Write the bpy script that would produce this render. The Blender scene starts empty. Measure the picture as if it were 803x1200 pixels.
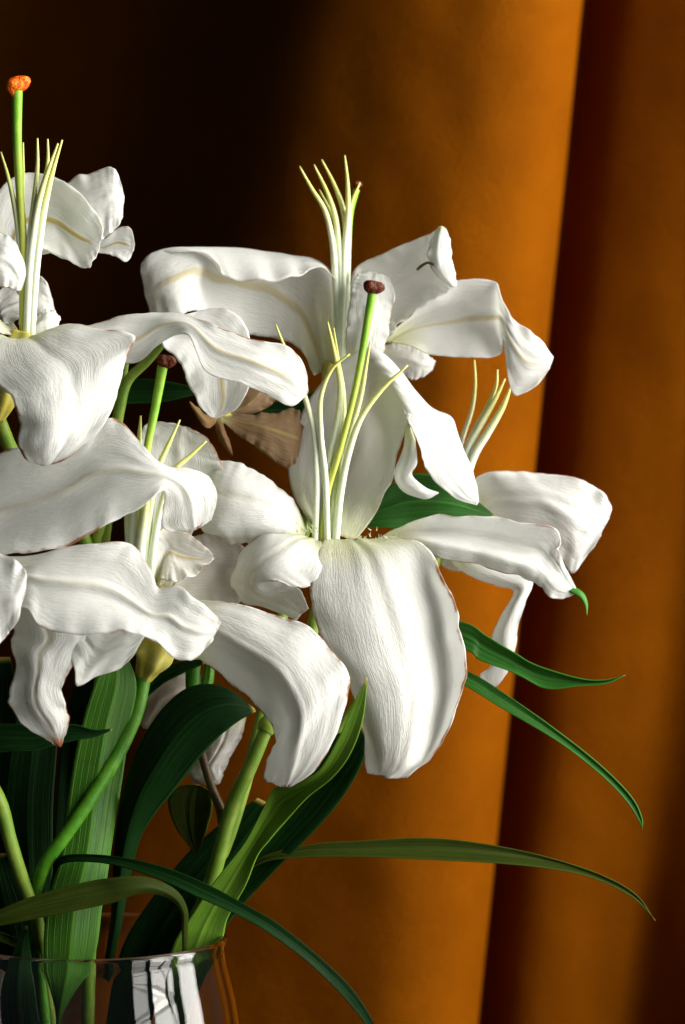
import bpy, math, random
from mathutils import Vector, Matrix, noise

# ------------------------------------------------------------------ camera, light, exposure
S = 0.0004          # metres per unit at the plane of the front bloom
D = 2750.0          # camera distance in the same units
EYE = 0.44          # camera height above the table (m)
scene = bpy.context.scene
col = scene.collection
cd = bpy.data.cameras.new('camera'); cam = bpy.data.objects.new('camera', cd); col.objects.link(cam)
cam.location = (0, -D * S, EYE); cam.rotation_euler = (math.radians(90), 0, 0)
cd.sensor_fit = 'VERTICAL'; cd.sensor_height = 36.0; cd.lens = 36.0 * D / 1200.0
cd.clip_start = 0.05; cd.clip_end = 50
cd.dof.use_dof = True; cd.dof.focus_distance = (D - 70) * S; cd.dof.aperture_fstop = 7.5
scene.camera = cam

world = bpy.data.worlds.new('World'); scene.world = world; world.use_nodes = True
bg = world.node_tree.nodes['Background']
bg.inputs['Color'].default_value = (0.76, 0.95, 0.97, 1); bg.inputs['Strength'].default_value = 0.028

def window_pane(y0, y1, z0, z1, x, radiance, colour):
    ld = bpy.data.lights.new('window_pane', 'AREA'); lo = bpy.data.objects.new('window_pane', ld); col.objects.link(lo)
    ld.shape = 'RECTANGLE'; ld.size = z1 - z0; ld.size_y = y1 - y0
    ld.energy = radiance * math.pi * (z1 - z0) * (y1 - y0); ld.color = colour
    lo.location = (x, (y0 + y1) / 2, (z0 + z1) / 2); lo.rotation_euler = (0, math.radians(90), 0)
WARM = (1.0, 0.965, 0.90)
for y0, y1, lower, upper in ((-1.50, -0.98, 3.6, 3.2), (-0.84, -0.32, 6.5, 14.5), (-0.16, 0.22, 7.0, 15.0)):
    window_pane(y0, y1, -0.15, 0.48, 1.1, lower, WARM)      # lower sash looks onto the ground
    window_pane(y0, y1, 0.52, 1.60, 1.1, upper, WARM)       # upper sash looks onto the sky

scene.view_settings.view_transform = 'Standard'; scene.view_settings.look = 'None'
scene.view_settings.exposure = 0.42; scene.view_settings.gamma = 1.0
scene.view_settings.use_curve_mapping = False
scene.render.engine = 'CYCLES'
scene.cycles.use_denoising = True
scene.cycles.max_bounces = 12; scene.cycles.transmission_bounces = 10; scene.cycles.transparent_max_bounces = 12
scene.cycles.sample_clamp_indirect = 6.0
scene.cycles.caustics_reflective = False; scene.cycles.caustics_refractive = False

rng = random.Random(7)

def P(p):
    x, y, z = p
    k = (D - z) / D * S
    return Vector(((x - 401.5) * k, -z * S, EYE + (600 - y) * k))

# ------------------------------------------------------------------ node helpers
class NT:
    def __init__(self, name):
        self.m = bpy.data.materials.new(name); self.m.use_nodes = True
        self.t = self.m.node_tree; self.n = self.t.nodes; self.l = self.t.links
        self.b = self.n['Principled BSDF']; self.out = self.n['Material Output']
    def node(self, typ, **kw):
        nd = self.n.new(typ)
        for k, v in kw.items(): setattr(nd, k, v)
        return nd
    def put(self, sock, v):
        if hasattr(v, 'is_linked') or isinstance(v, bpy.types.NodeSocket): self.l.new(v, sock)
        else: sock.default_value = v
    def math(self, op, a, b=None, c=None, clamp=False):
        nd = self.node('ShaderNodeMath', operation=op, use_clamp=clamp)
        self.put(nd.inputs[0], a)
        if b is not None: self.put(nd.inputs[1], b)
        if c is not None: self.put(nd.inputs[2], c)
        return nd.outputs[0]
    def mix(self, f, a, b):
        nd = self.node('ShaderNodeMix', data_type='RGBA')
        self.put(nd.inputs['Factor'], f)
        self.put(nd.inputs[6], a); self.put(nd.inputs[7], b)
        return nd.outputs[2]
    def attr(self, name):
        return self.node('ShaderNodeAttribute', attribute_name=name).outputs['Fac']
    def smooth(self, v, a, b, lo=0.0, hi=1.0):
        nd = self.node('ShaderNodeMapRange', interpolation_type='SMOOTHSTEP')
        self.put(nd.inputs[0], v)
        nd.inputs[1].default_value = a; nd.inputs[2].default_value = b
        nd.inputs[3].default_value = lo; nd.inputs[4].default_value = hi
        return nd.outputs[0]
    def noise(self, vec, scale, detail=3, rough=0.55, mapping=None):
        if mapping:
            mp = self.node('ShaderNodeMapping'); mp.inputs['Scale'].default_value = mapping
            self.l.new(vec, mp.inputs[0]); vec = mp.outputs[0]
        nd = self.node('ShaderNodeTexNoise')
        self.l.new(vec, nd.inputs['Vector'])
        nd.inputs['Scale'].default_value = scale; nd.inputs['Detail'].default_value = detail
        nd.inputs['Roughness'].default_value = rough
        return nd.outputs[0]
    def bump(self, h, dist, strength=1.0, normal=None):
        nd = self.node('ShaderNodeBump'); nd.inputs['Distance'].default_value = dist
        nd.inputs['Strength'].default_value = strength
        self.l.new(h, nd.inputs['Height'])
        if normal is not None: self.l.new(normal, nd.inputs['Normal'])
        return nd.outputs[0]

def petal_material():
    g = NT('petal')
    uv = g.node('ShaderNodeUVMap', uv_map='metric').outputs[0]      # centimetres along / across
    obj = g.node('ShaderNodeTexCoord').outputs['Object']
    t, s, wear, mid, age, edge = (g.attr(k) for k in ('along', 'across', 'wear', 'midrib', 'age', 'edge'))
    white = g.mix(g.noise(obj, 60, 3), (0.88, 0.885, 0.865, 1), (0.85, 0.86, 0.835, 1))
    white = g.mix(age, white, (0.36, 0.21, 0.085, 1))  # browning of spent petals, and shade painted into the bloom at the back
    # fine pale veins
    vein = g.noise(uv, 1.0, 3, 0.5, (0.9, 9, 1))
    white = g.mix(g.smooth(vein, 0.52, 0.72, 0, 0.15), white, (0.74, 0.75, 0.68, 1))
    # yellow-green throat
    thr = g.smooth(t, 0.02, 0.20, 0.55, 0.0)
    c = g.mix(thr, white, (0.70, 0.72, 0.36, 1))
    # creamy midrib
    wn = g.math('MULTIPLY', g.math('SUBTRACT', g.noise(uv, 0.8, 1), 0.5), 0.08)
    sa = g.math('ABSOLUTE', g.math('ADD', s, wn))
    line = g.math('MULTIPLY', g.smooth(sa, 0.025, 0.10, 1, 0), g.math('MULTIPLY', mid, g.smooth(t, 0.75, 0.97, 1, 0)))
    c = g.mix(line, c, (0.62, 0.50, 0.13, 1))
    # browned, dried rim
    n1 = g.noise(uv, 1.3, 4, 0.65)
    e = g.math('ADD', g.math('MAXIMUM', edge, g.smooth(t, 0.86, 1.0)), g.math('MULTIPLY', g.math('SUBTRACT', n1, 0.5), 0.16))
    patch = g.smooth(g.noise(uv, 0.75, 3, 0.55), 0.46, 0.60)
    rim = g.math('MULTIPLY', g.math('MULTIPLY', g.smooth(e, 0.935, 0.99), patch), g.math('MULTIPLY', wear, 1.7), clamp=True)
    c = g.mix(rim, c, (0.36, 0.14, 0.035, 1))
    # scorched tip on the most withered petals
    burn = g.math('MULTIPLY', g.smooth(g.math('ADD', t, g.math('MULTIPLY', g.math('SUBTRACT', n1, 0.5), 0.35)), 0.84, 1.0), g.smooth(wear, 0.7, 0.9))
    c = g.mix(burn, c, (0.50, 0.17, 0.03, 1))
    # bruised specks
    sp = g.math('MULTIPLY', g.smooth(g.noise(uv, 2.3, 2, 0.5), 0.74, 0.80), g.math('MULTIPLY', wear, 0.7))
    c = g.mix(sp, c, (0.42, 0.24, 0.10, 1))
    g.l.new(c, g.b.inputs['Base Color'])
    g.b.inputs['Roughness'].default_value = 0.52
    g.b.inputs['Specular IOR Level'].default_value = 0.32
    g.b.inputs['Sheen Weight'].default_value = 0.06
    h1 = g.noise(uv, 1.0, 3, 0.55, (1.0, 20, 1))
    h4 = g.noise(uv, 1.0, 4, 0.6, (2.6, 7, 1))
    h2 = g.noise(uv, 1.0, 3, 0.55, (0.35, 3.2, 1))
    vary = g.smooth(g.noise(obj, 38, 2, 0.5), 0.35, 0.68, 0.10, 1.0)
    hh = g.math('ADD', g.math('ADD', g.math('MULTIPLY', g.math('MULTIPLY', h1, vary), 0.80), g.math('MULTIPLY', h2, 0.16)), g.math('MULTIPLY', h4, 0.55))
    nrm = g.bump(hh, 0.00070, 0.9)
    g.l.new(nrm, g.b.inputs['Normal'])
    tr = g.node('ShaderNodeBsdfTranslucent'); g.l.new(c, tr.inputs['Color']); g.l.new(nrm, tr.inputs['Normal'])
    mx = g.node('ShaderNodeMixShader'); mx.inputs[0].default_value = 0.48
    g.l.new(g.b.outputs[0], mx.inputs[1]); g.l.new(tr.outputs[0], mx.inputs[2]); g.l.new(mx.outputs[0], g.out.inputs[0])
    return g.m

def leaf_material(name, c1, c2, trans, rough=0.42, spec=0.22):
    g = NT(name)
    uv = g.node('ShaderNodeUVMap', uv_map='metric').outputs[0]
    t, s = g.attr('along'), g.attr('across')
    vein = g.noise(uv, 1.0, 3, 0.6, (0.10, 4.5, 1))
    blotch = g.noise(uv, 0.9, 4, 0.6)
    c = g.mix(g.smooth(vein, 0.30, 0.72), c1, c2)
    c = g.mix(g.smooth(blotch, 0.45, 0.75, 0, 0.45), c, tuple(v * 0.6 for v in c1[:3]) + (1,))
    sa = g.math('ABSOLUTE', s)
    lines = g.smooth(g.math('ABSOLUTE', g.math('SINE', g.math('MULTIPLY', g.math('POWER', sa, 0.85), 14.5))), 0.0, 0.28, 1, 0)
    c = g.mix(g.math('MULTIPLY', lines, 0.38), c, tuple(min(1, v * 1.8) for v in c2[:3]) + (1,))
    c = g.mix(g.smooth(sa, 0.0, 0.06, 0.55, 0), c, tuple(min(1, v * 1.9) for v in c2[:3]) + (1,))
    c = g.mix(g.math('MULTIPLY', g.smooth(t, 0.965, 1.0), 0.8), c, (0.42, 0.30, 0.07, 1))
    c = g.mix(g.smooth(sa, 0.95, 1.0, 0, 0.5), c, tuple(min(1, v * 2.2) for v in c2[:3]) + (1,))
    g.l.new(c, g.b.inputs['Base Color'])
    g.b.inputs['Roughness'].default_value = rough
    g.b.inputs['Specular IOR Level'].default_value = spec
    hh = g.math('SUBTRACT', g.math('ADD', vein, g.math('MULTIPLY', g.noise(uv, 6, 4), 0.35)), g.math('MULTIPLY', lines, 0.6))
    nrm = g.bump(hh, 0.0004, 0.7)
    g.l.new(nrm, g.b.inputs['Normal'])
    tr = g.node('ShaderNodeBsdfTranslucent'); g.l.new(g.mix(0.5, c, (0.16, 0.30, 0.02, 1)), tr.inputs['Color'])
    mx = g.node('ShaderNodeMixShader'); mx.inputs[0].default_value = trans
    g.l.new(g.b.outputs[0], mx.inputs[1]); g.l.new(tr.outputs[0], mx.inputs[2]); g.l.new(mx.outputs[0], g.out.inputs[0])
    return g.m

def stalk_material(name, c1, c2, base=None, rough=0.45):
    g = NT(name)
    obj = g.node('ShaderNodeTexCoord').outputs['Object']
    n = g.noise(obj, 90, 3)
    c = g.mix(g.smooth(n, 0.35, 0.68), c1, c2)
    if base is not None:                       # tip colour -> base colour along the organ
        c = g.mix(g.smooth(g.attr('along'), 0.10, 0.62), c, base)
    sp = g.smooth(g.noise(obj, 420, 2), 0.68, 0.75, 0, 0.35)
    c = g.mix(sp, c, tuple(v * 0.45 for v in c1[:3]) + (1,))
    g.l.new(c, g.b.inputs['Base Color'])
    g.b.inputs['Roughness'].default_value = rough
    g.b.inputs['Specular IOR Level'].default_value = 0.25
    g.b.inputs['Subsurface Weight'].default_value = 0.15
    g.b.inputs['Subsurface Scale'].default_value = 0.002
    g.l.new(g.bump(g.noise(obj, 260, 3), 0.0004, 0.6), g.b.inputs['Normal'])
    return g.m

def stigma_material(name, c1, c2):
    g = NT(name)
    obj = g.node('ShaderNodeTexCoord').outputs['Object']
    n = g.noise(obj, 500, 3, 0.6)
    g.l.new(g.mix(g.smooth(n, 0.4, 0.65), c1, c2), g.b.inputs['Base Color'])
    g.b.inputs['Roughness'].default_value = 0.45; g.b.inputs['Specular IOR Level'].default_value = 0.15
    g.l.new(g.bump(n, 0.0012, 0.9), g.b.inputs['Normal'])
    return g.m

def curtain_material():
    g = NT('curtain_cloth')
    uv = g.node('ShaderNodeUVMap', uv_map='metric').outputs[0]
    big = g.noise(uv, 0.11, 5, 0.62)
    c = g.mix(g.smooth(big, 0.3, 0.7), (0.184, 0.049, 0.0006, 1), (0.146, 0.037, 0.0005, 1))
    w1 = g.noise(uv, 1.0, 2, 0.5, (1.2, 14, 1)); w2 = g.noise(uv, 1.0, 2, 0.5, (14, 1.2, 1))
    weave = g.math('ADD', w1, w2)
    c = g.mix(g.smooth(weave, 0.8, 1.25, 0, 0.30), c, (0.18, 0.056, 0.0009, 1))
    g.l.new(c, g.b.inputs['Base Color'])
    g.b.inputs['Roughness'].default_value = 0.62
    g.b.inputs['Specular IOR Level'].default_value = 0.03
    g.b.inputs['Specular Tint'].default_value = (1.0, 0.6, 0.25, 1)
    g.b.inputs['Sheen Weight'].default_value = 0.0
    n0 = g.bump(g.noise(uv, 0.16, 3, 0.5), 0.006, 0.5)
    g.l.new(g.bump(weave, 0.0014, 0.8, n0), g.b.inputs['Normal'])
    return g.m

def glass_material():
    g = NT('clear_glass')
    g.b.inputs['Base Color'].default_value = (0.97, 0.985, 0.975, 1)
    g.b.inputs['Roughness'].default_value = 0.0
    g.b.inputs['IOR'].default_value = 1.47
    g.b.inputs['Transmission Weight'].default_value = 1.0
    return g.m

def table_material():
    g = NT('dark_wood')
    obj = g.node('ShaderNodeTexCoord').outputs['Object']
    n = g.noise(obj, 6, 5, 0.6, (1, 9, 1))
    g.l.new(g.mix(n, (0.035, 0.018, 0.009, 1), (0.09, 0.045, 0.02, 1)), g.b.inputs['Base Color'])
    g.b.inputs['Roughness'].default_value = 0.4
    g.l.new(g.bump(n, 0.001, 0.4), g.b.inputs['Normal'])
    return g.m

M = dict(
    petal=petal_material(),
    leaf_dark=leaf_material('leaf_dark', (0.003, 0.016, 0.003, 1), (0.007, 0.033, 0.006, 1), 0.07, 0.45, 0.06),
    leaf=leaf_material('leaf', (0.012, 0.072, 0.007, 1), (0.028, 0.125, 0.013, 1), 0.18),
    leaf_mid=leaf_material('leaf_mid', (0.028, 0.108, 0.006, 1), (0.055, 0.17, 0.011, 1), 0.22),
    leaf_lit=leaf_material('leaf_lit', (0.085, 0.200, 0.014, 1), (0.15, 0.29, 0.028, 1), 0.25),  # leaf in full light, the light put into a brighter base colour
    leaf_olive=leaf_material('leaf_olive', (0.018, 0.030, 0.0022, 1), (0.032, 0.046, 0.004, 1), 0.15, 0.5, 0.07),
    stalk=stalk_material('stalk', (0.13, 0.24, 0.022, 1), (0.21, 0.30, 0.04, 1)),
    stalk_green=stalk_material('stalk_green', (0.040, 0.17, 0.006, 1), (0.075, 0.24, 0.010, 1)),
    stalk_brown=stalk_material('stalk_brown', (0.055, 0.030, 0.015, 1), (0.11, 0.08, 0.03, 1)),
    receptacle=stalk_material('receptacle', (0.46, 0.40, 0.06, 1), (0.58, 0.54, 0.14, 1)),
    filament=stalk_material('filament', (0.56, 0.60, 0.16, 1), (0.66, 0.66, 0.24, 1), (0.74, 0.80, 0.62, 1)),
    style=stalk_material('style', (0.16, 0.38, 0.02, 1), (0.26, 0.48, 0.04, 1), (0.50, 0.56, 0.10, 1)),
    stigma=stigma_material('stigma', (0.050, 0.008, 0.003, 1), (0.15, 0.035, 0.010, 1)),
    stigma_orange=stigma_material('stigma_orange', (0.72, 0.055, 0.003, 1), (0.80, 0.26, 0.02, 1)),
    curtain=curtain_material(), glass=glass_material(), wood=table_material(),
)

# ------------------------------------------------------------------ mesh helpers
def cr(p0, p1, p2, p3, t):
    return 0.5 * ((2 * p1) + (p2 - p0) * t + (2 * p0 - 5 * p1 + 4 * p2 - p3) * t * t + (3 * p1 - p0 - 3 * p2 + p3) * t ** 3)

def spline(pts, n, chord=True):
    """n points on a curve through pts"""
    m = len(pts)
    if m == 1: return [pts[0].copy() for _ in range(n)]
    if chord:
        k = [0.0]
        for a, b in zip(pts, pts[1:]): k.append(k[-1] + max((b - a).length, 1e-9) ** 0.85)
    else:
        k = [float(i) for i in range(m)]
    out = []
    j = 0
    for i in range(n):
        u = k[-1] * i / (n - 1)
        while j < m - 2 and u > k[j + 1]: j += 1
        t = (u - k[j]) / (k[j + 1] - k[j])
        d = k[j + 1] - k[j]
        p1, p2 = pts[j], pts[j + 1]
        # non-uniform Catmull-Rom tangents
        def tan(a):
            if a == 0: return (pts[1] - pts[0]) / (k[1] - k[0])
            if a == m - 1: return (pts[-1] - pts[-2]) / (k[-1] - k[-2])
            d0, d1 = k[a] - k[a - 1], k[a + 1] - k[a]
            return ((pts[a] - pts[a - 1]) / d0 * d1 + (pts[a + 1] - pts[a]) / d1 * d0) / (d0 + d1)
        m1, m2 = tan(j) * d, tan(j + 1) * d
        t2, t3 = t * t, t * t * t
        out.append(p1 * (2 * t3 - 3 * t2 + 1) + m1 * (t3 - 2 * t2 + t) + p2 * (-2 * t3 + 3 * t2) + m2 * (t3 - t2))
    return out

def link(name, me, mat, parent):
    o = bpy.data.objects.new(name, me); col.objects.link(o)
    me.materials.append(mat)
    if parent is not None:
        o.parent = parent
        if parent.type == 'EMPTY': o.matrix_parent_inverse = Matrix.Translation(-parent.location)
    return o

def smooth_shade(me):
    me.polygons.foreach_set('use_smooth', [True] * len(me.polygons))

def blade(name, rails, mat, parent, nu=48, nv=22, thick=0.0006, ruffle=0.0, ribs=0.0, groove=0.0, mid_at=0.0,
          wear=0.0, midrib=0.0, age=0.0, bulge=0.0, chip=0.0, crumple=0.0):
    """petal or leaf: a smooth sheet through rails (base -> tip), given real thickness"""
    same = len({len(r) for r in rails}) == 1
    R = [spline([P(p) for p in r], nu, chord=not same) for r in rails]
    if len(R) == 2:
        mid = []
        for i in range(nu):
            t = i / (nu - 1)
            c = (R[0][i] + R[1][i]) * 0.5
            c = c + Vector((0, -bulge * S * math.sin(math.pi * min(1, t * 1.02)), 0))
            mid.append(c)
        R = [R[0], mid, R[1]]
    grid = [spline([r[i] for r in R], nv) for i in range(nu)]
    seed = rng.uniform(0, 100)
    # normals
    def nor(i, j):
        a = grid[min(i + 1, nu - 1)][j] - grid[max(i - 1, 0)][j]
        b = grid[i][min(j + 1, nv - 1)] - grid[i][max(j - 1, 0)]
        n = a.cross(b)
        return n.normalized() if n.length > 1e-12 else Vector((0, -1, 0))
    N = [[nor(i, j) for j in range(nv)] for i in range(nu)]
    new = []
    for i in range(nu):
        t = i / (nu - 1)
        w = (grid[i][-1] - grid[i][0]).length
        wf = min(1.0, w / 0.02)
        row = []
        for j in range(nv):
            s = -1 + 2 * j / (nv - 1)
            d = 0.0
            if ribs:
                d += 0.24 * ribs * wf * noise.noise(Vector((s * 4.2 + seed, t * 1.3, seed)))
                d += ribs * 0.13 * wf * noise.noise(Vector((s * 10 + seed, t * 2.2, seed + 9)))
            if ruffle:
                e = abs(s) ** 3
                d += ruffle * e * wf * noise.noise(Vector((t * 7 + seed, math.copysign(3, s), seed)))
                d += ruffle * 0.5 * e * wf * noise.noise(Vector((t * 17 + seed, math.copysign(5, s), seed)))
            if crumple:
                d += crumple * wf * noise.noise(Vector((s * 2.0 + seed, t * 5.5, seed + 21)))
                d += 0.45 * crumple * wf * noise.noise(Vector((s * 4.5 + seed, t * 11, seed + 31)))
            if groove:
                d -= groove * math.exp(-((s - mid_at) / 0.09) ** 2) * (1 - t) ** 0.4 * wf
            p = grid[i][j] + N[i][j] * d
            if chip and abs(s) > 0.7 and wf > 0.3:
                inw = (grid[i][nv // 2] - p)
                k = max(0, noise.noise(Vector((t * 22 + seed, s, 2.0)))) * chip * (abs(s) - 0.7) / 0.3
                if inw.length > 1e-6: p = p + inw.normalized() * k
            row.append(p)
        new.append(row)
    grid = new
    verts = [p for row in grid for p in row]
    faces = [(i * nv + j, i * nv + j + 1, (i + 1) * nv + j + 1, (i + 1) * nv + j) for i in range(nu - 1) for j in range(nv - 1)]
    me = bpy.data.meshes.new(name); me.from_pydata([tuple(v) for v in verts], [], faces)
    # metric uv (cm)
    jm = nv // 2
    cu = [0.0]
    for i in range(1, nu): cu.append(cu[-1] + (grid[i][jm] - grid[i - 1][jm]).length * 100)
    wmax = max((grid[i][-1] - grid[i][0]).length for i in range(nu)) * 100
    off = rng.uniform(0, 60)
    uvl = me.uv_layers.new(name='metric')
    data = []
    for f in faces:
        for v in f:
            i, j = divmod(v, nv)
            data += [cu[i] + off, (j / (nv - 1) - 0.5) * wmax * 1.1 + off]
    uvl.data.foreach_set('uv', data)
    def att(nm, vals):
        a = me.attributes.new(nm, 'FLOAT', 'POINT'); a.data.foreach_set('value', vals)
    att('along', [i / (nu - 1) for i in range(nu) for j in range(nv)])
    att('across', [-1 + 2 * j / (nv - 1) - mid_at for i in range(nu) for j in range(nv)])
    att('edge', [abs(-1 + 2 * j / (nv - 1)) for i in range(nu) for j in range(nv)])
    att('wear', [wear] * len(verts)); att('midrib', [midrib] * len(verts)); att('age', [age] * len(verts))
    smooth_shade(me)
    o = link(name, me, mat, parent)
    so = o.modifiers.new('thickness', 'SOLIDIFY'); so.thickness = thick; so.offset = 0.0
    return o

def petal(parent, rails, **kw):
    d = dict(thick=0.0004, ruffle=0.0030, ribs=0.0009, groove=0.0010, wear=0.25, midrib=0.25, chip=0.0008, crumple=0.0007, nu=64, nv=30)
    d.update(kw)
    nm = d.pop('name', 'petal')
    return blade(nm, rails, M['petal'], parent, **d)

def leaf(parent, rails, mat='leaf', **kw):
    d = dict(thick=0.0005, ruffle=0.0008, ribs=0.0004, groove=0.0012, bulge=-6, nu=56, nv=18)
    d.update(kw)
    return blade('leaf', rails, M[mat], parent, **d)

def tube(name, pts, radii, mat, parent, n=48, seg=12, bumpy=0.0, flat=1.0, lobes=0.0):
    pts = [P(p) for p in pts]
    c = spline(pts, n)
    rr = [r.x for r in spline([Vector((r * S, 0, 0)) for r in radii], n, chord=False)]
    verts, faces, along = [], [], []
    up = None
    sd = rng.uniform(0, 50)
    for i in range(n):
        tn = (c[min(i + 1, n - 1)] - c[max(i - 1, 0)]).normalized()
        if up is None:
            up = tn.orthogonal().normalized()
        up = (up - tn * up.dot(tn)).normalized()
        sd2 = tn.cross(up)
        for k in range(seg):
            a = 2 * math.pi * k / seg
            r = max(rr[i], 1e-5) * (1 + bumpy * noise.noise(Vector((i * 0.25 + sd, math.cos(a) * 1.5, math.sin(a) * 1.5))))
            r *= 1 + lobes * math.cos(6 * a)
            verts.append(c[i] + (up * math.cos(a) + sd2 * math.sin(a) * flat) * r); along.append(i / (n - 1))
    for i in range(n - 1):
        for k in range(seg):
            faces.append((i * seg + k, i * seg + (k + 1) % seg, (i + 1) * seg + (k + 1) % seg, (i + 1) * seg + k))
    v0 = len(verts); verts += [c[0], c[-1]]; along += [0.0, 1.0]
    for k in range(seg):
        faces.append((v0, (k + 1) % seg, k)); faces.append((v0 + 1, (n - 1) * seg + k, (n - 1) * seg + (k + 1) % seg))
    me = bpy.data.meshes.new(name); me.from_pydata([tuple(v) for v in verts], [], faces)
    a = me.attributes.new('along', 'FLOAT', 'POINT'); a.data.foreach_set('value', along)
    smooth_shade(me)
    return link(name, me, mat, parent)

def filament(parent, pts, r=3.4, mat='filament'):
    """tip first; slender at the tip, thicker at the base"""
    return tube('filament', pts, [1.0, r * 0.75, r * 1.0, r * 1.12, r * 1.15, r * 1.15], M[mat], parent, n=44, seg=10)

def style(parent, pts, r=3.8):
    return tube('style', pts, [r * 1.25, r, r * 0.9, r * 0.9, r], M['style'], parent, n=44, seg=12)

def stigma(parent, c, r, mat='stigma', squash=0.75, tilt=0.0, spill=False):
    """three-lobed knob"""
    verts, faces = [], []
    nu, nv = 28, 18
    o = P(c)
    for i in range(nv + 1):
        th = math.pi * i / nv
        for k in range(nu):
            ph = 2 * math.pi * k / nu
            lob = 1 + 0.20 * math.cos(3 * ph + 0.5) * math.sin(th) ** 2
            z = math.cos(th) * squash
            if th < math.pi / 2: z -= 0.32 * math.exp(-(math.sin(th) / 0.45) ** 2)
            lob *= 1 + 0.10 * noise.noise(Vector((math.cos(ph) * 2.3, math.sin(ph) * 2.3, th * 2 + c[0])))
            v = Vector((math.cos(ph) * math.sin(th) * lob, math.sin(ph) * math.sin(th) * lob, z))
            if spill and th > 1.2 and 2.3 < ph < 3.9: v.z -= 0.9 * (th - 1.2) * 0.5; v.x *= 1.05
            x, zz = v.x * math.cos(tilt) - v.z * math.sin(tilt), v.x * math.sin(tilt) + v.z * math.cos(tilt)
            verts.append(tuple(o + Vector((x, v.y, zz)) * r * S))
    for i in range(nv):
        for k in range(nu):
            faces.append((i * nu + k, i * nu + (k + 1) % nu, (i + 1) * nu + (k + 1) % nu, (i + 1) * nu + k))
    me = bpy.data.meshes.new('stigma'); me.from_pydata(verts, [], faces); smooth_shade(me)
    return link('stigma', me, M[mat], parent)

def papillae(parent, centres, n, spread, h):
    """short white hairs of the throat"""
    verts, faces = [], []
    for c in centres:
        for _ in range(n):
            b = P((c[0] + rng.gauss(0, spread), c[1] + rng.gauss(0, spread * 0.35), c[2] + rng.gauss(0, 4)))
            d = Vector((rng.gauss(0, 0.45), rng.gauss(-0.5, 0.4), rng.gauss(1, 0.35))).normalized()
            L = h * S * rng.uniform(0.5, 1.2); r = 0.9 * S
            s1 = d.orthogonal().normalized(); s2 = d.cross(s1)
            k = len(verts)
            for a in (0, 2.094, 4.189): verts.append(tuple(b + (s1 * math.cos(a) + s2 * math.sin(a)) * r))
            verts.append(tuple(b + d * L))
            faces += [(k, k + 1, k + 3), (k + 1, k + 2, k + 3), (k + 2, k, k + 3)]
    me = bpy.data.meshes.new('throat_hairs'); me.from_pydata(verts, [], faces)
    o = link('throat_hairs', me, M['petal'], parent); o['kind'] = 'stuff'
    return o

def lily(label, base=(110, 1690, 0)):
    o = bpy.data.objects.new('lily_stem', None); col.objects.link(o)
    o.location = P(base)
    o['label'] = label; o['category'] = 'lily'; o['group'] = 'cut lilies in the glass vase'
    return o

def flower(parent, pts, radii, mat='receptacle', label=None, bumpy=0.05):
    """the flower's base and short stalk; its petals, filaments, style and stigma are its pieces"""
    f = tube('flower', pts, radii, M[mat], parent, n=30, seg=36, bumpy=bumpy, lobes=0.09)
    if label: f['label'] = label
    return f

# ------------------------------------------------------------------ the setting: table, curtain
def table():
    x0, x1, y0, y1, th = -0.75, 0.75, -0.35, 0.33, 0.04
    b = 0.004
    verts, faces = [], []
    for (i, z) in ((b, -th), (0, -th + b), (0, -b), (b, 0)):
        verts += [(x0 + i, y0 + i, z), (x1 - i, y0 + i, z), (x1 - i, y1 - i, z), (x0 + i, y1 - i, z)]
    for k in range(3):
        for j in range(4):
            a, c = k * 4 + j, k * 4 + (j + 1) % 4
            faces.append((a, c, c + 4, a + 4))
    faces += [(3, 2, 1, 0), (12, 13, 14, 15)]
    me = bpy.data.meshes.new('table_top'); me.from_pydata(verts, [], faces)
    o = link('table_top', me, M['wood'], None); o['kind'] = 'structure'
table()

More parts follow.
